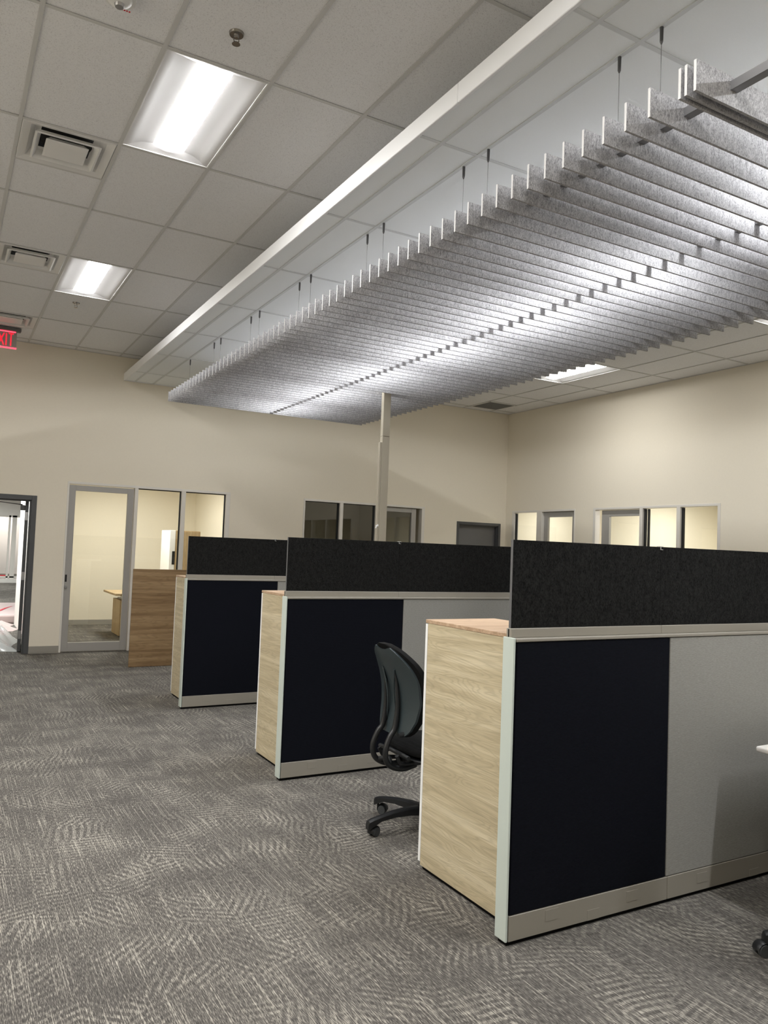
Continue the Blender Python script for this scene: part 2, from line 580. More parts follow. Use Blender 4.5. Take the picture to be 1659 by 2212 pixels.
for x in xl:
    b = bm_new()
    box(b, x - hw, x + hw, YF, YW, ZC, ZC + 0.003)
    box(b, x - 0.002, x + 0.002, YF, YW, ZC + 0.003, ZC + 0.035)
    obj('ceiling_tee', b, M['tee'], ceil)
for y in yl:
    b = bm_new()
    box(b, XL, XR, y - hw, y + hw, ZC + 0.0006, ZC + 0.0034)
    box(b, XL, XR, y - 0.002, y + 0.002, ZC + 0.003, ZC + 0.035)
    obj('ceiling_tee', b, M['tee'], ceil)
for (x0_, x1_, y) in cross:
    b = bm_new(); box(b, x0_, x1_, y - hw, y + hw, ZC + 0.0006, ZC + 0.0034); obj('ceiling_tee', b, M['tee'], ceil)
b = bm_new()
box(b, XL, XR, YW - 0.022, YW, ZC + 0.0003, ZC + 0.004)
box(b, XR - 0.022, XR, YF, YW, ZC + 0.0003, ZC + 0.004)
obj('wall_angle', b, M['tee'], ceil)

# ------------------------------------------------------------------ troffers (recessed lights)
def troffer(label, x0, y0, lens_mat, z=ZC, wx=TX, ly=TY, group='recessed troffer lights', lw=0.104):
    t = thing('ceiling_light', label, 'light', (x0 + wx / 2, y0 + ly / 2, z), 0, group)
    hx, hy = wx / 2 - 0.014, ly / 2 - 0.014
    prof = [(hx, 0.004), (hx - 0.02, 0.005), (hx - 0.06, 0.016), (hx - 0.12, 0.027), (lw, 0.032)]
    end = 0.075
    b = bm_new()
    for s in (-1, 1):                                   # curved side reflectors
        prev = None
        for px, pz in prof:
            f = (pz - 0.004) / 0.028
            yy = hy - end * f
            row = (b.verts.new((s * px, -yy, pz)), b.verts.new((s * px, yy, pz)))
            if prev:
                b.faces.new((prev[0], prev[1], row[1], row[0]))
            prev = row
    obj('reflector', b, M['reflector'], t, True)
    for s in (-1, 1):                                   # sloped end plates
        b = bm_new()
        vs = [b.verts.new((px, s * (hy - end * (pz - 0.004) / 0.028), pz)) for px, pz in prof]
        vs += [b.verts.new((-px, s * (hy - end * (pz - 0.004) / 0.028), pz)) for px, pz in reversed(prof)]
        b.faces.new(vs)
        obj('end_plate', b, M['reflector'], t)
    b = bm_new()                                        # slightly bowed lens
    yy = hy - end
    n = 6
    rows = []
    for k in range(n + 1):
        u = -1 + 2 * k / n
        rows.append((b.verts.new((u * lw, -yy, 0.032 - 0.016 * (1 - u * u))), b.verts.new((u * lw, yy, 0.032 - 0.016 * (1 - u * u)))))
    for a, c in zip(rows, rows[1:]):
        b.faces.new((a[0], a[1], c[1], c[0]))
    obj('lens', b, lens_mat, t, True)
    b = bm_new()                                        # housing above
    box(b, -hx, hx, -hy, hy, 0.085, 0.10)
    obj('housing', b, M['white'], t)
    b = bm_new()                                        # thin white flange
    for s in (-1, 1):
        box(b, s * hx - 0.004, s * hx + 0.004, -hy - 0.004, hy + 0.004, 0.001, 0.007)
        box(b, -hx, hx, s * hy - 0.004, s * hy + 0.004, 0.001, 0.007)
    obj('flange', b, M['white'], t)
    return t
LIGHT_LABELS = {
    (1, 0): 'large bright recessed troffer in the grey ceiling next to the first air diffuser',
    (1, 3): 'smaller-looking bright recessed troffer in the ceiling above the second air diffuser row and small sprinkler',
    (12, 3): 'bright recessed troffer beyond the grey baffles near the lit offices wall',
    (12, 0): 'bright troffer corner showing past the baffle ends at the picture edge',
}
for (i, j) in sorted(lights):
    troffer(LIGHT_LABELS.get((i, j), 'recessed troffer behind or beside the viewpoint, out of the picture'), X0 + TX * i, Y0 + TY * j, M['lens_right'] if i == 12 else M['lens'])

# ------------------------------------------------------------------ air diffusers
def frustum(b, h0, z0, h1, z1):
    a = [b.verts.new((sx * h0, sy * h0, z0)) for sx, sy in ((-1, -1), (1, -1), (1, 1), (-1, 1))]
    c = [b.verts.new((sx * h1, sy * h1, z1)) for sx, sy in ((-1, -1), (1, -1), (1, 1), (-1, 1))]
    for k in range(4):
        b.faces.new((a[k], a[(k + 1) % 4], c[(k + 1) % 4], c[k]))
    return a, c
def diffuser(label, cx, cy):
    t = thing('air_diffuser', label, 'air vent', (cx, cy, ZC), 0, 'square air diffusers in the ceiling')
    b = bm_new()
    frustum(b, 0.292, 0.004, 0.286, -0.002)
    frustum(b, 0.286, -0.002, 0.236, 0.012)
    frustum(b, 0.236, 0.012, 0.200, 0.060)
    frustum(b, 0.200, 0.060, 0.165, 0.064)
    obj('outer_frame', b, M['white'], t)
    for h0, zb in ((0.208, -0.012), (0.135, -0.010)):
        b = bm_new()
        frustum(b, h0, zb, h0 - 0.014, zb - 0.004)
        frustum(b, h0, zb, h0 - 0.030, zb + 0.030)
        if h0 > 0.2:
            frustum(b, h0 - 0.014, zb - 0.004, h0 - 0.040, zb + 0.030)
            obj('louver', b, M['white'], t)
        else:
            a = [b.verts.new((sx * (h0 - 0.014), sy * (h0 - 0.014), zb - 0.004)) for sx, sy in ((-1, -1), (1, -1), (1, 1), (-1, 1))]
            b.faces.new(a)
            obj('center_cone', b, M['white'], t)
    b = bm_new(); cyl(b, (0, 0, 0.062), (0, 0, 0.2), 0.172, n=28); obj('duct_collar', b, M['duct'], t, True, 40)
    return t
VY = Y0 + TY
diffuser('square white air diffuser beside the large bright troffer', X0 + TX / 2, Y0 + TY * 1 + TY / 4)
diffuser('square white air diffuser beside the far bright troffer', X0 + TX / 2, Y0 + TY * 3 + TY / 4)
diffuser('square white air diffuser just above the red exit sign', X0 + TX / 2, Y0 + TY * 5 + TY / 4)
# return grille
gx, gy = X0 + TX * 13 + TX / 2, Y0 + TY * 5 + TY * 0.75
t = thing('return_grille', 'flat grey square return air grille in the ceiling corner', 'air vent', (gx, gy, ZC))
b = bm_new()
for s in (-1, 1):
    box(b, s * 0.285 - 0.012, s * 0.285 + 0.012, -0.297, 0.297, -0.004, 0.004)
    box(b, -0.297, 0.297, s * 0.285 - 0.012, s * 0.285 + 0.012, -0.004, 0.004)
obj('grille_frame', b, M['white'], t)
b = bm_new()
for k in range(22):
    u = -0.265 + 0.53 * k / 21
    box(b, -0.273, 0.273, u - 0.002, u + 0.002, -0.002, 0.010)
    box(b, u - 0.002, u + 0.002, -0.273, 0.273, -0.002, 0.010)
g = obj('grille_mesh', b, M['grille'], t); g['kind'] = 'stuff'
b = bm_new(); box(b, -0.285, 0.285, -0.285, 0.285, 0.02, 0.03); obj('back_pan', b, M['charcoal'], t)

# sprinklers
def sprinkler(label, x, y):
    t = thing('sprinkler', label, 'sprinkler', (x, y, ZC), 0, 'fire sprinklers')
    b = bm_new()
    cyl(b, (0, 0, 0.006), (0, 0, -0.006), 0.040, 0.036, 20)
    obj('escutcheon', b, M['chrome'], t, True, 30)
    b = bm_new(); cyl(b, (0, 0, -0.006), (0, 0, -0.022), 0.016, 0.012, 14)
    for s in (-1, 1):
        tube(b, spline([(s * 0.011, 0, -0.02), (s * 0.014, 0, -0.034), (s * 0.004, 0, -0.05)], 4), 0.003, 6)
    obj('frame_arms', b, M['chrome'], t, True, 40)
    b = bm_new(); cyl(b, (0, 0, -0.05), (0, 0, -0.054), 0.020, 0.022, 16); obj('deflector', b, M['chrome'], t, True, 30)
sprinkler('dark chrome sprinkler head in the ceiling tile before the large troffer', 1.200, 3.87)
sprinkler('tiny sprinkler head in the tile behind the far troffer', 1.193, 9.37)

# ceiling strobe / smoke alarm cut by the top edge of the picture
t = thing('ceiling_alarm', 'round white fire strobe on the ceiling at the very top of the picture', 'alarm', (0.617, 3.905, ZC + 0.003))
b = bm_new(); cyl(b, (0, 0, 0), (0, 0, -0.022), 0.080, 0.076, 32); obj('base_plate', b, M['white'], t, True, 30)
b = bm_new()
prev = None
for k in range(6):
    a = k / 5 * PI / 2
    ring = [b.verts.new((0.06 * math.cos(a) * math.cos(2 * PI * q / 24), 0.06 * math.cos(a) * math.sin(2 * PI * q / 24), -0.022 - 0.03 * math.sin(a))) for q in range(24)] if k < 5 else None
    if ring and prev:
        for q in range(24):
            b.faces.new((prev[q], prev[(q + 1) % 24], ring[(q + 1) % 24], ring[q]))
    if ring:
        prev = ring
b.faces.new(prev)
obj('dome', b, M['white'], t, True)
b = bm_new(); cyl(b, (0, 0, -0.048), (0, 0, -0.062), 0.026, 0.020, 20); obj('strobe_lens', b, M['steel'], t, True, 30)
b = bm_new()
for k in range(4):
    box(b, 0.02 + 0.012 * k, 0.028 + 0.012 * k, 0.062, 0.072, -0.0235, -0.022)
obj('red_marking', b, M['red_wrap'], t)

# ------------------------------------------------------------------ exit sign
t = thing('exit_sign', 'red lit EXIT sign hanging from the ceiling before the far wall', 'sign', (0.570, 11.0, ZC))
b = bm_new(); box(b, -0.16, 0.19, -0.045, 0.045, -0.045, 0.0, 0.006); obj('canopy', b, M['charcoal2'], t)
b = bm_new(); box(b, -0.155, 0.143, -0.004, 0.004, -0.262, -0.045); obj('acrylic_panel', b, M['acrylic'], t)
b = bm_new(); box(b, -0.157, 0.145, -0.008, 0.006, -0.272, -0.252, 0.002); obj('bottom_edge', b, M['red_glow'], t)
b = bm_new(); box(b, -0.157, 0.13, -0.007, 0.005, -0.062, -0.046, 0.002); obj('top_edge', b, M['red_glow'], t)
b = bm_new()
def stroke(b, x0, z0, x1, z1, wd=0.017, y=-0.0065):
    d = Vector((x1 - x0, 0, z1 - z0)); n_ = Vector((-d.z, 0, d.x)).normalized() * wd / 2
    vs = []
    for yy in (y - 0.002, y + 0.002):
        vs.append([b.verts.new((x0 + n_.x, yy, z0 + n_.z)), b.verts.new((x1 + n_.x, yy, z1 + n_.z)), b.verts.new((x1 - n_.x, yy, z1 - n_.z)), b.verts.new((x0 - n_.x, yy, z0 - n_.z))])
    b.faces.new(vs[0]); b.faces.new(list(reversed(vs[1])))
    for k in range(4):
        b.faces.new((vs[0][k], vs[0][(k + 1) % 4], vs[1][(k + 1) % 4], vs[1][k]))
zt, zb_ = -0.078, -0.236
stroke(b, -0.140, zt, -0.140, zb_)
for z in (zt, (zt + zb_) / 2, zb_):
    stroke(b, -0.140, z, -0.082, z)
stroke(b, -0.066, zt, -0.004, zb_); stroke(b, -0.004, zt, -0.066, zb_)
stroke(b, 0.022, zt, 0.022, zb_)
stroke(b, 0.046, zt, 0.106, zt); stroke(b, 0.076, zt, 0.076, zb_)
obj('letters', b, M['red'], t)

# ================================================================== CEILING CLOUD AND BAFFLES
CZ = 3.924
CX0, CX1, CY0, CY1 = 2.195, 5.410, -1.25, 11.706
cloud = root_struct('ceiling_cloud', 'lower floating ceiling panel with a bright white edge above the baffles', (0, 0, 0))
def trim_piece(x0, x1, y0, y1):
    b = bm_new()
    box(b, x0, x1, y0, y1, CZ - 0.004, CZ + 0.104, 0.003)
    return obj('edge_trim', b, M['trim_white'], cloud)
for (ya, yb_) in ((CY0, 3.262), (3.264, CY1)):
    trim_piece(CX0, CX0 + 0.022, ya, yb_)
trim_piece(CX1 - 0.022, CX1, CY0, CY1)
trim_piece(CX0 + 0.022, CX1 - 0.022, CY0, CY0 + 0.022)
trim_piece(CX0 + 0.022, CX1 - 0.022, CY1 - 0.022, CY1)
b = bm_new(); box(b, CX0 + 0.022, CX1 - 0.022, CY0 + 0.022, CY1 - 0.022, CZ + 0.085, CZ + 0.10); obj('backing', b, M['white'], cloud)
cxs = [CX0 + 0.022, 2.360, 2.615, 3.803, 4.990, 5.245, CX1 - 0.022]
cys = [CY0 + 0.022] + [2.43 + 1.2225 * k for k in range(-3, 8)] + [CY1 - 0.022]
cloud_lights = [0, 1, 2, 4, 5, 6, 7, 8]
TRX = (3.803 - 0.305, 3.803 + 0.305)
for i in range(len(cxs) - 1):
    for j in range(len(cys) - 1):
        if cys[j + 1] - cys[j] < 0.05:
            continue
        if (j - 1 in cloud_lights or j - 1 == 3) and i in (2, 3):
            xa, xb_ = (cxs[2], TRX[0]) if i == 2 else (TRX[1], cxs[4])
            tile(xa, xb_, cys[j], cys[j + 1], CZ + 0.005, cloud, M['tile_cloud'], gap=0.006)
        else:
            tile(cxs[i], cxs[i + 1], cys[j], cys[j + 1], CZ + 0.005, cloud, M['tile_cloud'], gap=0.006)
for x in cxs[1:-1]:
    b = bm_new(); box(b, x - 0.012, x + 0.012, CY0 + 0.022, CY1 - 0.022, CZ, CZ + 0.004)
    if x == 3.803:
        b.free(); b = bm_new()
        for j in range(len(cys) - 1):
            if j - 1 not in cloud_lights and j - 1 != 3:
                box(b, x - 0.012, x + 0.012, cys[j], cys[j + 1], CZ, CZ + 0.004)
    obj('ceiling_tee', b, M['tee_cloud'], cloud)
for y in cys[1:-1]:
    b = bm_new(); box(b, CX0 + 0.022, CX1 - 0.022, y - 0.012, y + 0.012, CZ + 0.0008, CZ + 0.0044); obj('ceiling_tee', b, M['tee_cloud'], cloud)
for jj in cloud_lights:
    troffer('recessed troffer hidden above the grey baffles', TRX[0], cys[jj + 1], M['lens_cloud'], CZ, 0.61, 1.2225, 'troffers above the baffles', 0.05)

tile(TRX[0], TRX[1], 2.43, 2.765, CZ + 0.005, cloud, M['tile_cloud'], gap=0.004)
troffer('recessed troffer hidden above the grey baffles', TRX[0], 2.765, M['lens_cloud'], CZ, 0.61, 0.8875, 'troffers above the baffles', 0.05)

bx = thing('acoustic_baffles', 'long bank of grey felt baffles hung on cables below the ceiling', 'acoustic baffle', (2.392, 2.164, 3.384), -0.0035)
FL, FH, FT = 2.785, 0.122, 0.012
b = bm_new()
box(b, 0, FL, 0, FT, 0, FH)
fin0 = obj('baffle', b, M['felt'], bx)
fin0.data.materials.append(M['felt_end'])
for pl in fin0.data.polygons:
    if abs(pl.normal.x) > 0.9:
        pl.material_index = 1
fin_ys = [0.1252 * n for n in range(1, 63)] + [-0.151, -0.179, -0.220]
for y in fin_ys:
    link_copy(fin0, bx, (random.uniform(-0.002, 0.002), y, 0))
RAILX = [0.220, 1.395, 2.560]
for x in RAILX:
    b = bm_new()
    box(b, x - 0.019, x + 0.019, -0.72, 7.80, 0.064, 0.069)
    for s in (-1, 1):
        box(b, x + s * 0.019 - 0.0015, x + s * 0.019 + 0.0015, -0.72, 7.80, 0.064, 0.100)
    obj('rail', b, M['rail'], bx)
pairs = [2.435, 3.679, 4.905, 6.17, 7.412, 8.656, 9.91]
gcache = None
for x in RAILX:
    for p in pairs:
        for dy in (-0.122, 0.122):
            y = p + dy - 2.168
            if y > 7.75:
                continue
            if gcache is None:
                b = bm_new(); cyl(b, (0, 0, 0.066), (0, 0, 0.536), 0.0014, n=6)
                c0 = obj('cable', b, M['wire'], bx); c0.location = (x, y, 0)
                b = bm_new(); cyl(b, (0, 0, 0.538), (0, 0, 0.474), 0.0085, 0.0075, 12)
                cyl(b, (0, 0, 0.474), (0, 0, 0.462), 0.0075, 0.003, 12)
                g0 = obj('cable_grip', b, M['grip'], c0, True, 40)
                gcache = (c0, g0)
            else:
                c = link_copy(gcache[0], bx, (x, y, 0))
                link_copy(gcache[1], c)

# ================================================================== GLAZED OFFICE FRONTS
def pane(parent, axis, face, a0, a1, z0, z1, name='glass_pane'):
    b = bm_new()
    if axis == 'x':
        vs = [b.verts.new(v) for v in ((a0, face, z0), (a1, face, z0), (a1, face, z1), (a0, face, z1))]
    else:
        vs = [b.verts.new(v) for v in ((face, a0, z0), (face, a1, z0), (face, a1, z1), (face, a0, z1))]
    b.faces.new(vs)
    return obj(name, b, M['glass'], parent)

def bar(b, axis, a0, a1, d0, d1, z0, z1, bev=0.002):
    if axis == 'x':
        box(b, a0, a1, d0, d1, z0, z1, bev)
    else:
        box(b, d0, d1, a0, a1, z0, z1, bev)

def front_frame(axis, face, a0, a1, zt, mulls, jambs=(0.026, 0.066), deep=0.11, rec=-0.006):
    """aluminium frame: head, jambs, mullions"""
    d0, d1 = face + rec, face + rec + deep
    b = bm_new()
    bar(b, axis, a0, a1, d0, d1, zt - 0.035, zt)
    bar(b, axis, a0, a0 + jambs[0], d0, d1, 0, zt - 0.035)
    bar(b, axis, a1 - jambs[1], a1, d0, d1, 0, zt - 0.035)
    for m0, m1 in mulls:
        bar(b, axis, m0, m1, d0, d1, 0, zt - 0.035)
    return b

def door_leaf(t, axis, face, a0, a1, zt, sl, sr, top, bot, dep=0.045):
    """stile and rail aluminium leaf with its pane"""
    d0, d1 = face, face + dep
    for (p, q) in ((a0, a0 + sl), (a1 - sr, a1)):
        b = bm_new(); bar(b, axis, p, q, d0, d1, 0.012, zt); obj('stile', b, M['alu_door'], t)
    b = bm_new(); bar(b, axis, a0 + sl, a1 - sr, d0, d1, zt - top, zt); obj('top_rail', b, M['alu_door'], t)
    b = bm_new(); bar(b, axis, a0 + sl, a1 - sr, d0, d1, 0.012, 0.012 + bot); obj('bottom_rail', b, M['alu_door'], t)
    pane(t, axis, face + dep / 2, a0 + sl, a1 - sr, 0.012 + bot, zt - top)

# --- W1: lit office with the sliding door
win = root_struct('window_1', 'aluminium framed glazing of the lit office beside its sliding door')
obj('window_frame', front_frame('x', YW, W1[0], W1[1], W1[2], [(2.442, 2.492), (3.130, 3.193)]), M['alu'], win)
for (p, q) in ((2.492, 3.130), (3.193, 3.822)):
    b = bm_new()
    box(b, q - 0.016, q, YW + 0.035, YW + 0.06, 0.05, 2.365)
    box(b, p, q - 0.016, YW + 0.035, YW + 0.06, 2.353, 2.365)
    obj('gasket', b, M['gasket'], win)
    b = bm_new(); box(b, p, q, YW + 0.0, YW + 0.09, 0.0, 0.05, 0.002); obj('bottom_rail', b, M['alu'], win)
    pane(win, 'x', YW + 0.047, p, q - 0.002, 0.05, 2.364)
d = root_struct('door_1', 'wide aluminium sliding glass door of the lit office')
door_leaf(d, 'x', YW + 0.012, 1.547, 2.432, 2.352, 0.086, 0.086, 0.078, 0.122)
b = bm_new(); box(b, 1.553, 1.578, YW + 0.008, YW + 0.014, 0.985, 1.085, 0.002); obj('pull_recess', b, M['gasket'], d)
b = bm_new(); cyl(b, (1.566, YW + 0.013, 0.915), (1.566, YW - 0.012, 0.915), 0.020, 0.018, 16); obj('lock_cylinder', b, M['steel'], d, True, 40)

# --- W2: dark office
win = root_struct('window_2', 'aluminium framed window of the unlit office behind the power pole')
obj('window_frame', front_frame('x', YW, W2[0], W2[1], W2[2], [(5.796, 5.857), (6.481, 6.530)], (0.03, 0.062)), M['alu'], win)
for (p, q) in ((5.160, 5.796), (5.857, 6.481)):
    b = bm_new()
    box(b, q - 0.03, q, YW + 0.035, YW + 0.06, 0.05, 2.352)
    box(b, p, q - 0.03, YW + 0.035, YW + 0.06, 2.345, 2.352)
    obj('gasket', b, M['gasket'], win)
    b = bm_new(); box(b, p, q, YW, YW + 0.09, 0.0, 0.05, 0.002); obj('bottom_rail', b, M['alu'], win)
    pane(win, 'x', YW + 0.047, p, q - 0.002, 0.05, 2.352)
d = root_struct('door_2', 'aluminium sliding glass door of the unlit office')
door_leaf(d, 'x', YW + 0.045, 6.545, 7.330, 2.345, 0.09, 0.094, 0.072, 0.122)

# --- right wall, two lit offices and one unlit beyond the frame
win = root_struct('window_3', 'aluminium framed window of the lit corner office')
obj('window_frame', front_frame('y', XR, R1[0], R1[1], R1[2], [(10.690, 10.826)], (0.026, 0.060)), M['alu'], win)
b = bm_new(); box(b, XR + 0.03, XR + 0.06, 11.425, 11.460, 0.05, 2.365); obj('gasket', b, M['gasket'], win)
pane(win, 'y', XR + 0.047, 10.826, 11.460, 0.05, 2.37)
b = bm_new(); box(b, XR, XR + 0.09, 10.826, 11.46, 0, 0.05); obj('bottom_rail', b, M['alu'], win)
d = root_struct('door_3', 'aluminium sliding glass door of the lit corner office')
door_leaf(d, 'y', XR + 0.050, 9.880, 10.685, 2.378, 0.09, 0.10, 0.092, 0.122)

win = root_struct('window_4', 'aluminium framed window of the wide lit office')
obj('window_frame', front_frame('y', XR, R2[0], R2[1], R2[2], [(8.392, 8.454), (7.696, 7.761)], (0.045, 0.050)), M['alu'], win)
for (p, q) in ((7.070, 7.696), (7.761, 8.392)):
    b = bm_new(); box(b, XR + 0.03, XR + 0.06, q - 0.035, q, 0.05, 2.37)
    if q > 8:
        box(b, XR + 0.03, XR + 0.06, q - 0.095, q - 0.070, 0.05, 2.37)
    obj('gasket', b, M['gasket'], win)
    pane(win, 'y', XR + 0.047, p, q, 0.05, 2.375)
    b = bm_new(); box(b, XR, XR + 0.09, p, q, 0, 0.05); obj('bottom_rail', b, M['alu'], win)
d = root_struct('door_4', 'aluminium sliding glass door of the wide lit office')
door_leaf(d, 'y', XR + 0.050, 8.458, 9.290, 2.372, 0.01, 0.165, 0.10, 0.122)

win = root_struct('window_5', 'aluminium framed window of an unlit office past the picture edge')
obj('window_frame', front_frame('y', XR, R3[0], R3[1], R3[2], [(2.9, 2.96), (3.85, 3.92), (4.55, 4.61)], (0.045, 0.050)), M['alu'], win)
for (p, q) in ((1.995, 2.9), (2.96, 3.85), (3.92, 4.55), (4.61, 5.40)):
    pane(win, 'y', XR + 0.047, p, q, 0.0, 2.38)

# --- dark steel doors
def steel_frame(b, a0, a1, zt, wd, f0=-0.012, f1=0.16, stop=True):
    box(b, a0, a0 + wd, YW + f0, YW + f1, 0, zt, 0.003)
    box(b, a1 - wd, a1, YW + f0, YW + f1, 0, zt, 0.003)
    box(b, a0 + wd, a1 - wd, YW + f0, YW + f1, zt - wd, zt, 0.003)
    if stop:
        box(b, a0 + wd, a0 + wd + 0.016, YW + 0.03, YW + 0.09, 0, zt - wd)
        box(b, a1 - wd - 0.016, a1 - wd, YW + 0.03, YW + 0.09, 0, zt - wd)
        box(b, a0 + wd + 0.016, a1 - wd - 0.016, YW + 0.03, YW + 0.09, zt - wd - 0.016, zt - wd)
d = root_struct('door_5', 'charcoal steel door frame standing open to the bright hall')
b = bm_new(); steel_frame(b, D1[0], D1[1] + 0.012, D1[2], 0.066); obj('door_frame', b, M['charcoal'], d)
# leaf opened so far that only its hinge edge shows
ang = math.atan2(1.02, 11.9)
b = bm_new(); box(b, -0.040, 0.005, 0.0, 0.90, 0.012, 2.09, 0.002)
leaf = obj('door_leaf', b, M['charcoal'], d); leaf.location = (1.046, YW + 0.165, 0); leaf.rotation_euler = (0, 0, -ang)
for z in (0.24, 1.05, 1.88):
    b = bm_new(); box(b, -0.036, 0.0, -0.003, 0.001, z - 0.057, z + 0.057, 0.001); obj('hinge', b, M['steel'], leaf)
b = bm_new(); box(b, -0.100, -0.040, 0.02, 0.28, 1.965, 2.035, 0.006); obj('closer_body', b, M['charcoal2'], leaf)
b = bm_new(); tube(b, [(-0.075, 0.05, 2.04), (-0.33, -0.02, 2.06), (-0.56, -0.08, 2.075)], 0.008, 8); obj('closer_arm', b, M['steel'], leaf, True)
d = root_struct('door_6', 'closed grey steel door in a charcoal frame in the far corner')
b = bm_new(); steel_frame(b, D4[0], D4[1], D4[2], 0.052); obj('door_frame', b, M['charcoal'], d)
b = bm_new(); box(b, D4[0] + 0.055, D4[1] - 0.055, YW + 0.092, YW + 0.137, 0.012, D4[2] - 0.055, 0.002); lf = obj('door_leaf', b, M['charcoal2'], d)
b = bm_new(); tube(b, [(8.30, YW + 0.09, 1.0), (8.30, YW + 0.035, 1.0), (8.42, YW + 0.035, 1.0)], 0.009, 8); obj('lever_handle', b, M['steel'], lf, True)

# ================================================================== ROOMS BEHIND THE GLASS
def room_box(name, label, x0, x1, y0, y1, z1, mat, open_sides=''):
    """wall slabs round a room; sides named in open_sides are left out (N far, S near, E, W)"""
    b = bm_new(); T = 0.10
    if 'N' not in open_sides: box(b, x0 - T, x1 + T, y1, y1 + T, 0, z1)
    if 'S' not in open_sides: box(b, x0 - T, x1 + T, y0 - T, y0, 0, z1)
    if 'W' not in open_sides: box(b, x0 - T, x0, y0, y1, 0, z1)
    if 'E' not in open_sides: box(b, x1, x1 + T, y0, y1, 0, z1)
    return struct(name, b, mat, label)
def room_ceiling(name, label, x0, x1, y0, y1, z):
    b = bm_new(); box(b, x0 - 0.1, x1 + 0.1, y0, y1 + 0.1, z, z + 0.06)
    return struct(name, b, M['white'], label)
def panel_light(label, cx, cy, z, sx=0.6, sy=1.2, mat=None, group='lights inside the offices'):
    t = thing('ceiling_light', label, 'light', (cx, cy, z), 0, group)
    b = bm_new()
    for s in (-1, 1):
        box(b, s * sx / 2 - 0.012, s * sx / 2 + 0.012, -sy / 2 - 0.012, sy / 2 + 0.012, -0.014, 0.0)
        box(b, -sx / 2 + 0.012, sx / 2 - 0.012, s * sy / 2 - 0.012, s * sy / 2 + 0.012, -0.014, 0.0)
    obj('frame', b, M['white'], t)
    b = bm_new(); vs = [b.verts.new(v) for v in ((-sx / 2, -sy / 2, -0.006), (sx / 2, -sy / 2, -0.006), (sx / 2, sy / 2, -0.006), (-sx / 2, sy / 2, -0.006))]
    b.faces.new(vs)
    obj('lens', b, mat or M['lens_office'], t)

YB = YW + WT
room_box('wall_office', 'cream walls inside the lit office behind the sliding door', 1.40, 4.412, YB, 15.43, 2.75, M['wall_office'], 'S')
room_ceiling('ceiling_office', 'white ceiling of the lit office', 1.40, 4.412, YB, 15.43, 2.75)
panel_light('light inside the office behind the sliding door', 2.9, 13.5, 2.75)
b = bm_new(); box(b, 1.40, 4.412, 15.42, 15.43, 0.012, 0.092, 0.002); box(b, 1.40, 4.412, 15.405, 15.43, 0, 0.012)
struct('baseboard_office', b, M['base'], 'taupe baseboard inside the lit office')
# desk inside
t = thing('office_desk', 'oak desk with a wooden pedestal inside the lit office', 'desk', (2.50, 12.75, 0))
b = bm_new(); box(b, 0, 0.91, 0.30, 1.35, 0.700, 0.733, 0.003); obj('desktop', b, M['wood_office'], t)
b = bm_new(); box(b, 0.142, 0.60, 0.60, 1.22, 0.02, 0.605, 0.003); pd = obj('pedestal', b, M['wood_office'], t)
for k in range(3):
    b = bm_new(); box(b, 0.152, 0.59, 0.582, 0.60, 0.04 + 0.19 * k, 0.22 + 0.19 * k, 0.002); obj('drawer', b, M['wood_office'], pd)
b = bm_new(); box(b, 0.20, 0.54, 0.70, 1.15, 0.605, 0.625); box(b, 0.18, 0.84, 0.80, 0.86, 0.655, 0.700)
box(b, 0.24, 0.30, 0.80, 0.86, 0.625, 0.655); obj('desk_frame', b, M['steel'], t)
b = bm_new(); box(b, 0.83, 0.89, 0.45, 1.25, 0.0, 0.700); obj('leg', b, M['steel'], t)
t = thing('wardrobe_cabinet', 'tall oak cabinet with a white end inside the lit office', 'cabinet', (3.444, 13.5, 0))
b = bm_new(); box(b, 0.0, 0.092, 0.0, 0.60, 0.02, 1.80, 0.002); obj('white_end_panel', b, M['white_lam'], t)
b = bm_new(); box(b, 0.092, 0.53, 0.02, 0.60, 0.02, 1.80, 0.002); obj('cabinet_body', b, M['wood_office'], t)
b = bm_new(); box(b, 0.096, 0.526, 0.0, 0.02, 0.04, 1.79, 0.002); obj('door', b, M['wood_office'], t)
b = bm_new(); box(b, 0.046, 0.092, -0.006, 0.0, 1.21, 1.44, 0.002); obj('black_handle', b, M['gasket'], t)

room_box('wall_office_dark', 'walls of the unlit office behind the power pole', 4.62, 7.90, YB, 15.0, 2.75, M['wall_office'], 'S')
room_ceiling('ceiling_office_dark', 'ceiling of the unlit office', 4.62, 7.90, YB, 15.0, 2.75)
XB = XR + WT
room_box('wall_office_corner', 'cream walls inside the lit corner office', XB, 12.6, 9.72, 12.0, 2.75, M['wall_office'], 'W')
room_ceiling('ceiling_office_corner', 'white ceiling of the lit corner office', XB, 12.6, 9.72, 12.0, 2.75)
panel_light('light inside the lit corner office', 10.6, 10.9, 2.75, 0.45, 0.9)
room_box('wall_office_wide', 'cream walls inside the wide lit office', XB, 12.6, 6.6, 9.52, 2.75, M['wall_office'], 'W')
room_ceiling('ceiling_office_wide', 'white ceiling of the wide lit office', XB, 12.6, 6.6, 9.52, 2.75)
panel_light('light inside the wide lit office', 11.0, 8.1, 2.75)
room_box('wall_office_side', 'walls of the unlit office past the picture edge', XB, 12.6, 1.6, 5.9, 2.75, M['wall_office'], 'W')
room_ceiling('ceiling_office_side', 'ceiling of the unlit office past the picture edge', XB, 12.6, 1.6, 5.9, 2.75)

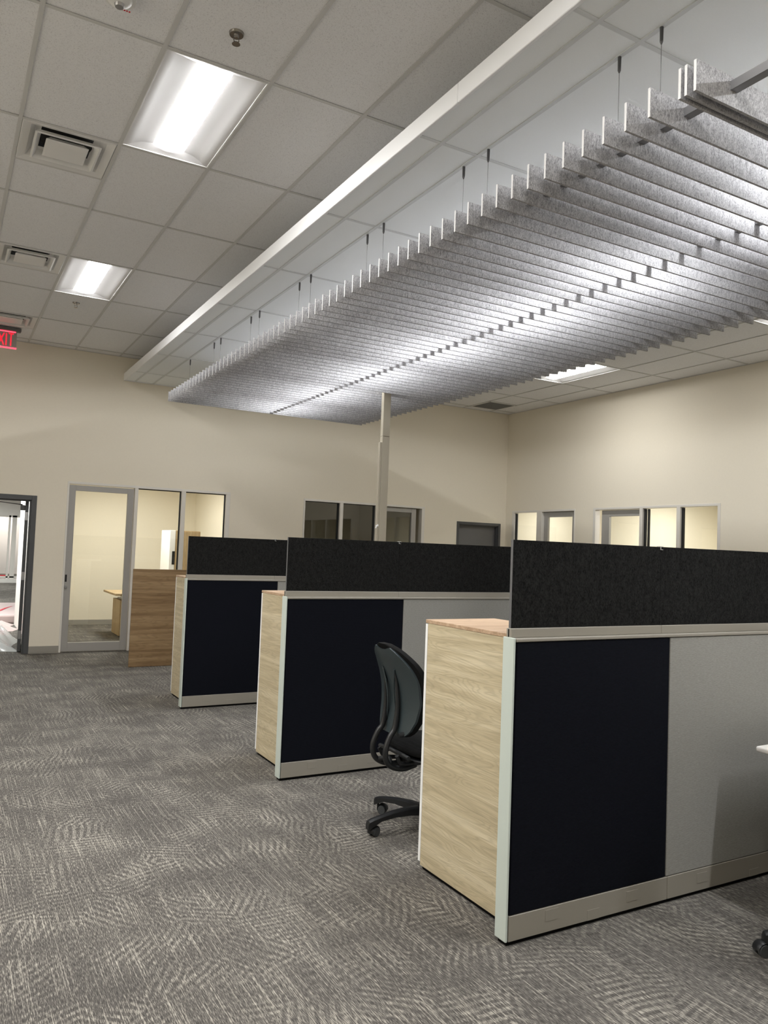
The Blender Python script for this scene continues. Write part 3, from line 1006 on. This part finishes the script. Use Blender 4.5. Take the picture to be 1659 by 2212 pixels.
# hall behind the open charcoal door
b = bm_new()
box(b, 1.25, 1.30, YB, 15.63, 0, 2.9)
box(b, -3.1, -3.0, YB, 29.6, 0, 2.9)
box(b, 4.6, 4.7, 15.63, 29.6, 0, 2.9)
box(b, 1.30, 4.7, 15.56, 15.63, 0, 2.9)
struct('wall_hall', b, M['wall_hall'], 'bright white wall of the hall seen past the open door')
b = bm_new()
box(b, -3.0, 0.6, 29.55, 29.7, 0, 2.9); box(b, 0.6, 4.6, 29.55, 29.7, 2.30, 2.9); box(b, 3.5, 4.6, 29.55, 29.7, 0, 2.30)
box(b, 0.6, 3.5, 29.45, 29.7, 0, 0.13)
struct('wall_hall_end', b, M['wall_hall'], 'far end wall of the bright hall')
b = bm_new(); box(b, -3.1, 4.7, YB, 29.7, 2.9, 2.96); struct('ceiling_hall', b, M['white'], 'white ceiling of the bright hall')
b = bm_new(); box(b, 0.4, 4.0, 32.0, 32.1, 0, 2.9); struct('wall_hall_room', b, plain('pink_white_wall', (0.80, 0.73, 0.70), 0.8), 'pale wall of the room at the hall end')
b = bm_new(); box(b, 0.3, 4.1, 29.7, 32.1, 2.9, 2.96); struct('ceiling_hall_room', b, M['white'], 'ceiling of the room at the hall end')
b = bm_new(); box(b, 0.4, 4.0, 31.97, 32.0, 0.12, 0.20); struct('trim_1', b, M['base'], 'taupe skirting in the room at the hall end')
b = bm_new(); box(b, 0.66, 2.02, 29.62, 29.66, 0.17, 0.26); struct('trim_2', b, M['red_wrap'], 'red strip along the sill at the hall end')
win = root_struct('window_6', 'tall aluminium window at the far end of the hall')
b = bm_new()
for x in (0.6, 2.02, 3.44):
    box(b, x, x + 0.06, 29.52, 29.62, 0.13, 2.30)
box(b, 2.13, 2.27, 29.52, 29.62, 0.13, 2.30)
box(b, 0.6, 3.5, 29.52, 29.62, 2.24, 2.30); box(b, 0.6, 3.5, 29.52, 29.62, 0.17, 0.22)
obj('window_frame', b, M['alu'], win)
for p, q in ((0.66, 2.02), (2.27, 3.44)):
    pane(win, 'x', 29.57, p, q, 0.22, 2.24)
for k, y in enumerate((15.2, 21.0, 26.8)):
    panel_light(('first', 'second', 'third')[k] + ' light on the hall ceiling beyond the open charcoal door', 0.35, y, 2.9, 0.6, 1.2, M['lens_hall'])
panel_light('light in the room at the hall end', 2.0, 30.9, 2.9, 0.6, 1.2)

# packing film on the hall floor
def crumple(name, label, cat, x0, x1, y0, y1, h, mat, seed, nx=26, ny=26, skew=0.0):
    rnd = random.Random(seed)
    ph = [(rnd.uniform(3, 16), rnd.uniform(3, 16), rnd.uniform(0, 6)) for _ in range(9)]
    b = bm_new()
    g = []
    for i in range(nx + 1):
        row = []
        for j in range(ny + 1):
            u, v = i / nx, j / ny
            e = min(u, 1 - u, v, 1 - v) * 4
            e = min(1, e)
            z = 0
            for a, c, d_ in ph:
                z += abs(math.sin(a * u + c * v + d_))
            z = h * e * (0.25 + 0.75 * z / 6) + 0.004
            x = x0 + (x1 - x0) * u + 0.05 * math.sin(9 * v + seed) * (1 if u > 0.5 else -1)
            y = y0 + (y1 - y0) * v + 0.05 * math.sin(8 * u + seed)
            row.append(b.verts.new((x + skew * v, y, z)))
        g.append(row)
    for i in range(nx):
        for j in range(ny):
            b.faces.new((g[i][j], g[i + 1][j], g[i + 1][j + 1], g[i][j + 1]))
    o = obj(name, b, mat, None, True)
    return tag(o, label, cat)
crumple('plastic_sheet', 'crumpled clear plastic sheet on the floor in the open doorway', 'packaging', 0.10, 1.00, 11.92, 13.85, 0.17, M['film'], 2, 34, 38, 0.12)
crumple('packing_film', 'pinkish white packing film lying behind the clear sheet in the hall', 'packaging', -0.4, 1.20, 14.45, 15.55, 0.16, M['bundle'], 5)
b = bm_new(); box(b, -0.4, 1.58, 15.75, 18.7, 0.0, 0.16, 0.03, 2)
tag(obj('wrapped_bundle', b, M['bundle'], None), 'flat pinkish wrapped bundle behind the packing film on the hall floor', 'packaging')
b = bm_new(); box(b, -0.5, 1.18, 19.6, 23.0, 0.0, 0.05, 0.01)
tag(obj('paper_sheet', b, M['bundle'], None), 'pale pinkish protective paper lying farthest back on the hall floor', 'packaging')
b = bm_new()
tube(b, [(0.95, 16.25, 0.166), (1.08, 16.7, 0.170), (1.20, 17.2, 0.170), (1.36, 17.7, 0.166)], [0.008, 0.035, 0.030, 0.008], 8, 1.0, Vector((1, 0, 0)))
for v in b.verts:
    v.co.z = 0.160 + (v.co.z - 0.160) * 0.25 if v.co.z > 0.160 else 0.1602
tag(obj('red_tape', b, M['red_wrap'], None), 'small red strip of tape on the pinkish wrapped bundle', 'packaging')
crumple('red_strap', 'red strip of wrapping lying behind the clear plastic sheet', 'packaging', 0.30, 1.02, 13.98, 14.32, 0.10, M['red_wrap'], 7, 14, 8)

# ================================================================== CUBICLES
XP = 2.0912
XS = 4.320            # spine face
def partition(y, label, seam=0.943, knock=True):
    L = XS - XP
    T = 0.0726
    t = thing('cubicle_partition', label, 'partition', (XP, y, 0), 0, 'cubicle partitions')
    b = bm_new(); box(b, 0.012, L, 0.010, T - 0.010, 0.0, 1.235); obj('core_frame', b, M['dark_gap'], t)
    b = bm_new(); box(b, 0.0, 0.010, 0.0, T, 0.018, 1.2522, 0.0025, 2); obj('end_cap', b, M['cap'], t)
    for (p, q, mt, nm) in ((0.017, seam - 0.002, M['navy'], 'navy_panel'), (seam + 0.002, L, M['grey_fabric'], 'grey_panel')):
        b = bm_new(); box(b, p, q, 0.0005, 0.012, 0.123, 1.233, 0.003); obj(nm, b, mt, t)
        b = bm_new(); box(b, p, q, T - 0.012, T - 0.0005, 0.123, 1.233, 0.003); obj('rear_' + nm, b, M['grey_fabric'], t)
    for k, (p, q) in enumerate(((0.0145, seam + 0.010), (seam + 0.012, L))):
        b = bm_new(); box(b, p, q, -0.001, T + 0.001, 0.018, 0.121, 0.002); bp = obj('base_cover', b, M['paint'], t)
        for c, zc in (((0.245, 0.086), (0.484, 0.040), (0.722, 0.077)) if k == 0 else ((1.196, 0.077), (1.592, 0.030), (1.85, 0.075))):
            b = bm_new()
            box(b, c - 0.036, c + 0.036, -0.0022, -0.0008, max(zc - 0.0235, 0.019), zc + 0.0235, 0.0006)
            obj('outlet_knockout', b, M['paint'], bp)
    b = bm_new(); box(b, 0.0125, L, -0.004, T + 0.004, 1.2355, 1.2500, 0.0025); obj('top_trim', b, M['paint'], t)
    for (p, q) in ((0.006, 0.9125), (0.9131, L)):
        b = bm_new(); box(b, p, q, 0.027, 0.060, 1.2500, 1.2890, 0.002); obj('top_rail', b, M['paint'], t)
        b = bm_new(); box(b, max(p, 0.0125), q - 0.0002, 0.0384, 0.0504, 1.2895, 1.6618, 0.0006); obj('screen', b, M['screen'], t)
    b = bm_new(); box(b, 0.0048, 0.0062, 0.0410, 0.0470, 1.2530, 1.2860); obj('rail_end', b, M['dark_gap'], t)
    b = bm_new(); box(b, 0.0105, 0.0125, 0.0380, 0.0508, 1.290, 1.6615); obj('screen_edge', b, M['charcoal2'], t)
    b = bm_new(); box(b, 0.901, 0.926, 0.0350, 0.0540, 1.6620, 1.6655); box(b, 0.906, 0.9085, 0.0345, 0.0375, 1.648, 1.6625); box(b, 0.906, 0.922, 0.0345, 0.0375, 1.6475, 1.6495)
    obj('screen_clip', b, M['tape'], t)
    return t
PY = [2.5536, 5.0006, 7.4979]
partition(PY[0], 'nearest cubicle partition with navy and grey panels under a black screen')
partition(PY[1], 'middle cubicle partition with navy panel, standing behind the office chair')
partition(PY[2], 'farthest cubicle partition with navy panel, in front of the brown wood board')

# spine running behind the cubicles (mostly hidden)
t = thing('spine_partition', 'long partition joining the cubicles at their hidden inner ends', 'partition', (XS, 0.12, 0))
T = 0.0726
b = bm_new(); box(b, 0.010, T - 0.010, 0, 10.0, 0, 1.235); obj('core_frame', b, M['dark_gap'], t)
segs = [(0.0, 2.43), (2.51, 4.875), (4.96, 7.37), (7.46, 10.0)]
for p, q in segs:
    b = bm_new(); box(b, 0.0005, T - 0.0005, p + 0.003, q - 0.003, 0.123, 1.233, 0.003); obj('grey_panel', b, M['grey_fabric'], t)
    b = bm_new(); box(b, -0.001, T + 0.001, p + 0.003, q - 0.003, 0.018, 0.121, 0.002); obj('base_cover', b, M['paint'], t)
    b = bm_new(); box(b, -0.004, T + 0.004, p, q, 1.2355, 1.2500, 0.002); obj('top_rail', b, M['paint'], t)
    s0 = p + 0.003 + (0.35 if p > 7 else 0)
    b = bm_new(); box(b, 0.030, 0.042, s0, q - 0.003, 1.2505, 1.6618, 0.0015); obj('screen', b, M['screen'], t)

# storage towers behind each partition
def tower(y0, y1, label):
    t = thing('storage_tower', label, 'cabinet', (2.195, y0, 0), 0, 'oak storage towers beside the partitions')
    D = y1 - y0; Wd = 0.44
    b = bm_new(); box(b, 0.012, Wd - 0.012, 0.012, D - 0.03, 0.0, 0.022); obj('plinth', b, M['dark_gap'], t)
    b = bm_new(); box(b, 0.0, 0.019, 0.0, D - 0.022, 0.020, 1.2305, 0.001); obj('side_panel', b, M['wood'], t)
    b = bm_new(); box(b, Wd - 0.019, Wd, 0.0, D - 0.022, 0.020, 1.2305, 0.001); obj('inner_side_panel', b, M['wood'], t)
    b = bm_new(); box(b, 0.019, Wd - 0.019, 0.0, 0.012, 0.020, 1.2305); obj('back_panel', b, M['wood'], t)
    b = bm_new(); box(b, 0.0, Wd, 0.0, D, 1.2315, 1.2500, 0.0015); obj('top', b, M['wood_top'], t)
    b = bm_new(); box(b, 0.0, Wd, D - 0.0195, D, 0.036, 1.2285, 0.001); dr = obj('door', b, M['white_lam'], t); dr['label'] = 'white door front'
    b = bm_new(); tube(b, [(Wd - 0.05, D + 0.0, 0.95), (Wd - 0.05, D + 0.025, 0.96), (Wd - 0.05, D + 0.025, 1.08), (Wd - 0.05, D + 0.0, 1.09)], 0.005, 8); obj('handle', b, M['steel'], dr, True)
    return t
tower(PY[0] + 0.0775, 3.390, 'pale oak storage tower behind the nearest partition')
tower(PY[1] + 0.0775, 5.745, 'pale oak storage tower behind the middle partition')
tower(PY[2] + 0.0775, 8.275, 'narrow-looking oak storage tower behind the farthest partition')

# brown wood board at the end of the row
t = thing('wood_end_board', 'brown wood board standing on the carpet beyond the last partition', 'panel', (2.150, 10.16, 0))
b = bm_new(); box(b, 0, 2.16, 0, 0.025, 0.004, 1.240, 0.0015); obj('board', b, M['wood_board'], t)
b = bm_new()
for x in (0.06, 1.05, 2.1):
    cyl(b, (x, 0.0125, 0.0), (x, 0.0125, 0.006), 0.010, n=10)
obj('glides', b, M['black'], t)

# power pole
t = thing('power_pole', 'tall taupe power pole rising from the cubicles into the baffles', 'pole', (4.312, 7.698, 1.2505))
zc = CZ - 0.006 - 1.2505
b = bm_new(); box(b, 0.0, 0.093, 0.0, 0.056, 0.0, 1.640, 0.002); obj('lower_post', b, M['pole'], t)
b = bm_new(); box(b, 0.0, 0.093, 0.0, 0.056, 1.643, zc, 0.002); obj('upper_post', b, M['pole'], t)
b = bm_new(); box(b, -0.026, -0.001, 0.006, 0.050, 0.0, 1.570, 0.002); obj('cable_cover', b, M['pole'], t)
b = bm_new(); box(b, -0.036, -0.026, 0.010, 0.020, 0.595, 0.625, 0.002); box(b, -0.044, -0.026, 0.012, 0.018, 0.59, 0.60); box(b, -0.030, -0.010, 0.002, 0.0055, 0.610, 0.635)
obj('white_bracket', b, M['white_lam'], t)

# desk inside the nearest cubicle
t = thing('cubicle_desk', 'white desk corner showing in the nearest cubicle at the picture edge', 'desk', (3.425, 0.75, 0))
b = bm_new()
box(b, 0, 0.87, 0, 1.625, 0.706, 0.734, 0.010, 3)
obj('desktop', b, M['desk_white'], t, True, 40)
for y in (0.25, 1.30):
    b = bm_new(); box(b, 0.42, 0.49, y - 0.04, y + 0.04, 0.03, 0.706); obj('leg', b, M['steel'], t)
    b = bm_new(); box(b, 0.12, 0.80, y - 0.035, y + 0.035, 0.0, 0.03, 0.004); obj('foot', b, M['steel'], t)

# ================================================================== OFFICE CHAIRS
def make_chair(label, loc, rotz, base_rot, trail=0.030):
    """forward is +X in chair space; the back stands at negative X"""
    t = thing('office_chair', label, 'chair', loc, rotz, 'black office chairs')
    # five-star base with casters
    hub = bm_new()
    cyl(hub, (0, 0, 0.075), (0, 0, 0.135), 0.040, 0.034, 20)
    obj('hub', hub, M['chair_black'], t, True, 40)
    b = bm_new(); cyl(b, (0, 0, 0.135), (0, 0, 0.24), 0.026, 0.024, 18); cyl(b, (0, 0, 0.24), (0, 0, 0.40), 0.015, n=16)
    obj('gas_lift', b, M['chair_black'], t, True, 40)
    for k in range(5):
        a = base_rot + 2 * PI * k / 5
        ca, sa = math.cos(a), math.sin(a)
        def P(r, side, z):
            return (ca * r - sa * side, sa * r + ca * side, z)
        b = bm_new()
        prof = [(0.030, 0.030, 0.082, 0.130), (0.10, 0.026, 0.090, 0.132), (0.20, 0.023, 0.092, 0.124), (0.29, 0.021, 0.082, 0.109), (0.345, 0.022, 0.058, 0.098), (0.368, 0.020, 0.046, 0.090), (0.374, 0.016, 0.044, 0.076)]
        prev = None
        for r, hw_, zl, zh in prof:
            ring = [b.verts.new(P(r, -hw_, zl)), b.verts.new(P(r, hw_, zl)), b.verts.new(P(r, hw_ * 1.0, zh - 0.006)), b.verts.new(P(r, hw_ * 0.6, zh)), b.verts.new(P(r, -hw_ * 0.6, zh)), b.verts.new(P(r, -hw_, zh - 0.006))]
            if prev:
                for q in range(6):
                    b.faces.new((prev[q], prev[(q + 1) % 6], ring[(q + 1) % 6], ring[q]))
            else:
                b.faces.new(list(reversed(ring)))
            prev = ring
        b.faces.new(prev)
        lg = obj('base_leg', b, M['chair_black'], t, True, 35)
        cb = bm_new()
        # hooded twin-wheel caster; wheel axis roughly across the leg
        sw = 0.35 if k % 2 == 0 else -0.1
        ax = Vector((-math.sin(a + sw), math.cos(a + sw), 0))
        c0 = Vector(P(0.352, 0, 0.026)) + Vector((-ax.y, ax.x, 0)) * trail
        for s in (-1, 1):
            cyl(cb, c0 + ax * (s * 0.008), c0 + ax * (s * 0.026), 0.026, 0.0245, 20)
        obj('caster', cb, M['caster'], lg, True, 40)
        cb = bm_new()
        cyl(cb, Vector(P(0.352, 0, 0.03)), Vector(P(0.352, 0, 0.072)), 0.007, n=10)
        ring_p = []
        for q in range(9):
            th = -0.2 + PI * 1.05 * q / 8
            ring_p.append(c0 + Vector((-ax.y, ax.x, 0)) * (-trail * math.cos(th)) + Vector((0, 0, 0.030 * math.sin(th))))
        tube(cb, ring_p, 0.005, 6, 4.4, ax)
        obj('caster_hood', cb, M['chair_black'], lg, True, 40)
    # mechanism plate under the seat
    b = bm_new(); box(b, -0.13, 0.14, -0.085, 0.085, 0.385, 0.425, 0.012, 2)
    tube(b, spline([(0.05, -0.08, 0.40), (0.06, -0.17, 0.395), (0.05, -0.24, 0.39)], 5), 0.007, 8)
    obj('mechanism', b, M['chair_black'], t, True, 40)
    # seat: superellipse cushion on a shell
    def pad(b, cx, hx, hy, z0, z1, n=36, dome=0.02, p=3.2, rings=7):
        prev = None
        for r in range(rings + 1):
            v = r / rings
            s = math.sin(PI * (0.08 + 0.84 * v)) ** 0.45
            z = z0 + (z1 - z0) * v
            ring = []
            for q in range(n):
                th = 2 * PI * q / n
                c_, s_ = math.cos(th), math.sin(th)
                x = cx + hx * s * math.copysign(abs(c_) ** (2 / p), c_)
                y = hy * s * math.copysign(abs(s_) ** (2 / p), s_)
                zz = z - 0.03 * max(0, (x - cx) / hx) ** 2 + (dome * (y / hy) ** 2 if v > 0.5 else 0)
                ring.append(b.verts.new((x, y, zz)))
            if prev:
                for q in range(n):
                    b.faces.new((prev[q], prev[(q + 1) % n], ring[(q + 1) % n], ring[q]))
            else:
                b.faces.new(list(reversed(ring)))
            prev = ring
        b.faces.new(prev)
    b = bm_new(); pad(b, 0.06, 0.245, 0.25, 0.428, 0.508); obj('seat', b, M['cushion'], t, True)
    b = bm_new(); pad(b, 0.06, 0.235, 0.24, 0.412, 0.446, dome=0); obj('seat_pan', b, M['chair_black'], t, True)
    # backrest: curved shield, outer shell + cushion
    def half_w(u):                      # u 0 bottom .. 1 top
        pts = [(0, 0.120), (0.06, 0.165), (0.2, 0.200), (0.42, 0.218), (0.60, 0.230), (0.76, 0.222), (0.86, 0.192), (0.93, 0.147), (0.975, 0.095), (1.0, 0.035)]
        if u > 0.60:
            return max(0.012, 0.230 * max(0.0, 1 - ((u - 0.60) / 0.40) ** 2.3) ** 0.55)
        for (a, wa), (c, wc) in zip(pts, pts[1:]):
            if u <= c:
                f = (u - a) / (c - a)
                f = f * f * (3 - 2 * f) if a > 0.1 and c < 0.85 else f
                return wa + (wc - wa) * f
        return pts[-1][1]
    ZB, HB = 0.560, 0.515
    def back_x(u):                      # lumbar curve in side view
        return -0.232 - 0.030 * math.sin(PI * min(1, u * 1.15)) * -1 - 0.085 * u ** 2.2
    def surf(u, s, off):
        hwid = half_w(u)
        y = hwid * s
        x = back_x(u) + 0.066 * (hwid * s / 0.23) ** 2 * (0.55 + 0.45 * u) + off
        return Vector((x, y, ZB + HB * u))
    NU, NS = 26, 16
    def sheet(b, off0, off1, shrink=1.0, puff=0.0, utop=None, wrap=0.0):
        A, B_ = [], []
        for i in range(NU + 1):
            u = i / NU
            ra, rb = [], []
            for j in range(NS + 1):
                s = (-1 + 2 * j / NS) * shrink
                e = (1 - abs(s / shrink) ** 4) * (1 - abs(2 * u - 1) ** 6)
                uu = u * 0.985 + 0.0075
                if utop:
                    uu *= utop - 0.028 * (1 - s * s) ** 2
                ss = s * (1.0 - (0.20 * max(0.0, (u - 0.40) / 0.60) if utop else 0.0))
                wb = wrap * max(0.0, (u - 0.84) / 0.16) ** 1.5 * (1 - abs(s / shrink) ** 6)
                ra.append(b.verts.new(surf(uu, ss, off0 - wb)))
                rb.append(b.verts.new(surf(uu, ss, off1 + puff * e)))
            A.append(ra); B_.append(rb)
        for i in range(NU):
            for j in range(NS):
                b.faces.new((A[i][j], A[i][j + 1], A[i + 1][j + 1], A[i + 1][j]))
                b.faces.new((B_[i][j], B_[i + 1][j], B_[i + 1][j + 1], B_[i][j + 1]))
        for i in range(NU):
            b.faces.new((A[i][0], A[i + 1][0], B_[i + 1][0], B_[i][0]))
            b.faces.new((A[i][NS], B_[i][NS], B_[i + 1][NS], A[i + 1][NS]))
        for j in range(NS):
            b.faces.new((A[0][j], B_[0][j], B_[0][j + 1], A[0][j + 1]))
            b.faces.new((A[NU][j], A[NU][j + 1], B_[NU][j + 1], B_[NU][j]))
    b = bm_new(); sheet(b, -0.016, -0.001, 0.985, 0.0, 0.965); obj('back_shell', b, M['shell'], t, True, 50)
    b = bm_new(); sheet(b, 0.001, 0.034, 1.0, 0.034, None, 0.014); obj('back_cushion', b, M['cushion'], t, True, 60)
    # two J-shaped support bars: ribs on the shell, loop out behind, tuck under the seat
    for s in (-1, 1):
        y = s * 0.066
        ctrl = [(back_x(0.70) - 0.012, y * 0.9, ZB + HB * 0.70), (back_x(0.55) - 0.022, y * 0.95, ZB + HB * 0.55), (back_x(0.30) - 0.030, y, ZB + HB * 0.30),
                (-0.255, y, 0.605), (-0.285, y * 1.05, 0.560), (-0.312, y * 1.1, 0.490), (-0.302, y * 1.08, 0.425), (-0.255, y, 0.388), (-0.180, y * 0.9, 0.372), (-0.10, y * 0.8, 0.385)]
        pts = spline(ctrl, 6)
        n = len(pts)
        rad = [0.004 + 0.012 * min(1.0, i / (n * 0.28)) for i in range(n)]
        b = bm_new(); tube(b, pts, rad, 12, 0.95); obj('support_bar', b, M['chair_black'], t, True, 60)
        b = bm_new()                     # pointed rib standing off the shell beside the bar
        rib = [(back_x(u) - 0.014 - 0.020 * math.sin(PI * (u - 0.12) / 0.60), y + s * -0.030 * math.sin(PI * (u - 0.12) / 0.60), ZB + HB * u) for u in [0.12 + 0.60 * q / 12 for q in range(13)]]
        tube(b, rib, 0.005, 8); obj('shell_rib', b, M['shell'], t, True, 60)
    # lever and lower lumbar yoke
    b = bm_new(); tube(b, spline([(-0.275, -0.066, 0.405), (-0.25, 0.0, 0.425), (-0.275, 0.066, 0.405)], 8), 0.014, 10, 1.0, Vector((0, 0, 1)))
    tube(b, spline([(-0.215, -0.16, 0.455), (-0.225, 0.0, 0.465), (-0.215, 0.16, 0.455)], 8), 0.012, 10, 1.0, Vector((0, 0, 1)))
    tube(b, spline([(-0.255, -0.10, 0.46), (-0.22, -0.09, 0.41), (-0.12, -0.07, 0.40)], 5), 0.012, 8)
    tube(b, spline([(-0.255, 0.10, 0.46), (-0.22, 0.09, 0.41), (-0.12, 0.07, 0.40)], 5), 0.012, 8)
    obj('yoke', b, M['chair_black'], t, True, 60)
    b = bm_new(); cyl(b, (-0.215, -0.120, 0.580), (-0.262, -0.120, 0.576), 0.016, 0.013, 14); obj('lumbar_knob', b, M['chair_black'], t, True, 40)
    return t
CHX, CHY = 2.525, 3.855
make_chair('black office chair with a dark shell back beside the nearest oak tower', (CHX, CHY, 0), 0.0, math.atan2(3.850 - CHY, 2.175 - CHX))
make_chair('office chair of which only a black caster shows at the picture edge', (3.325, 1.827, 0), 0.3, math.atan2(0.605, -0.797) - 0.3, -0.030)
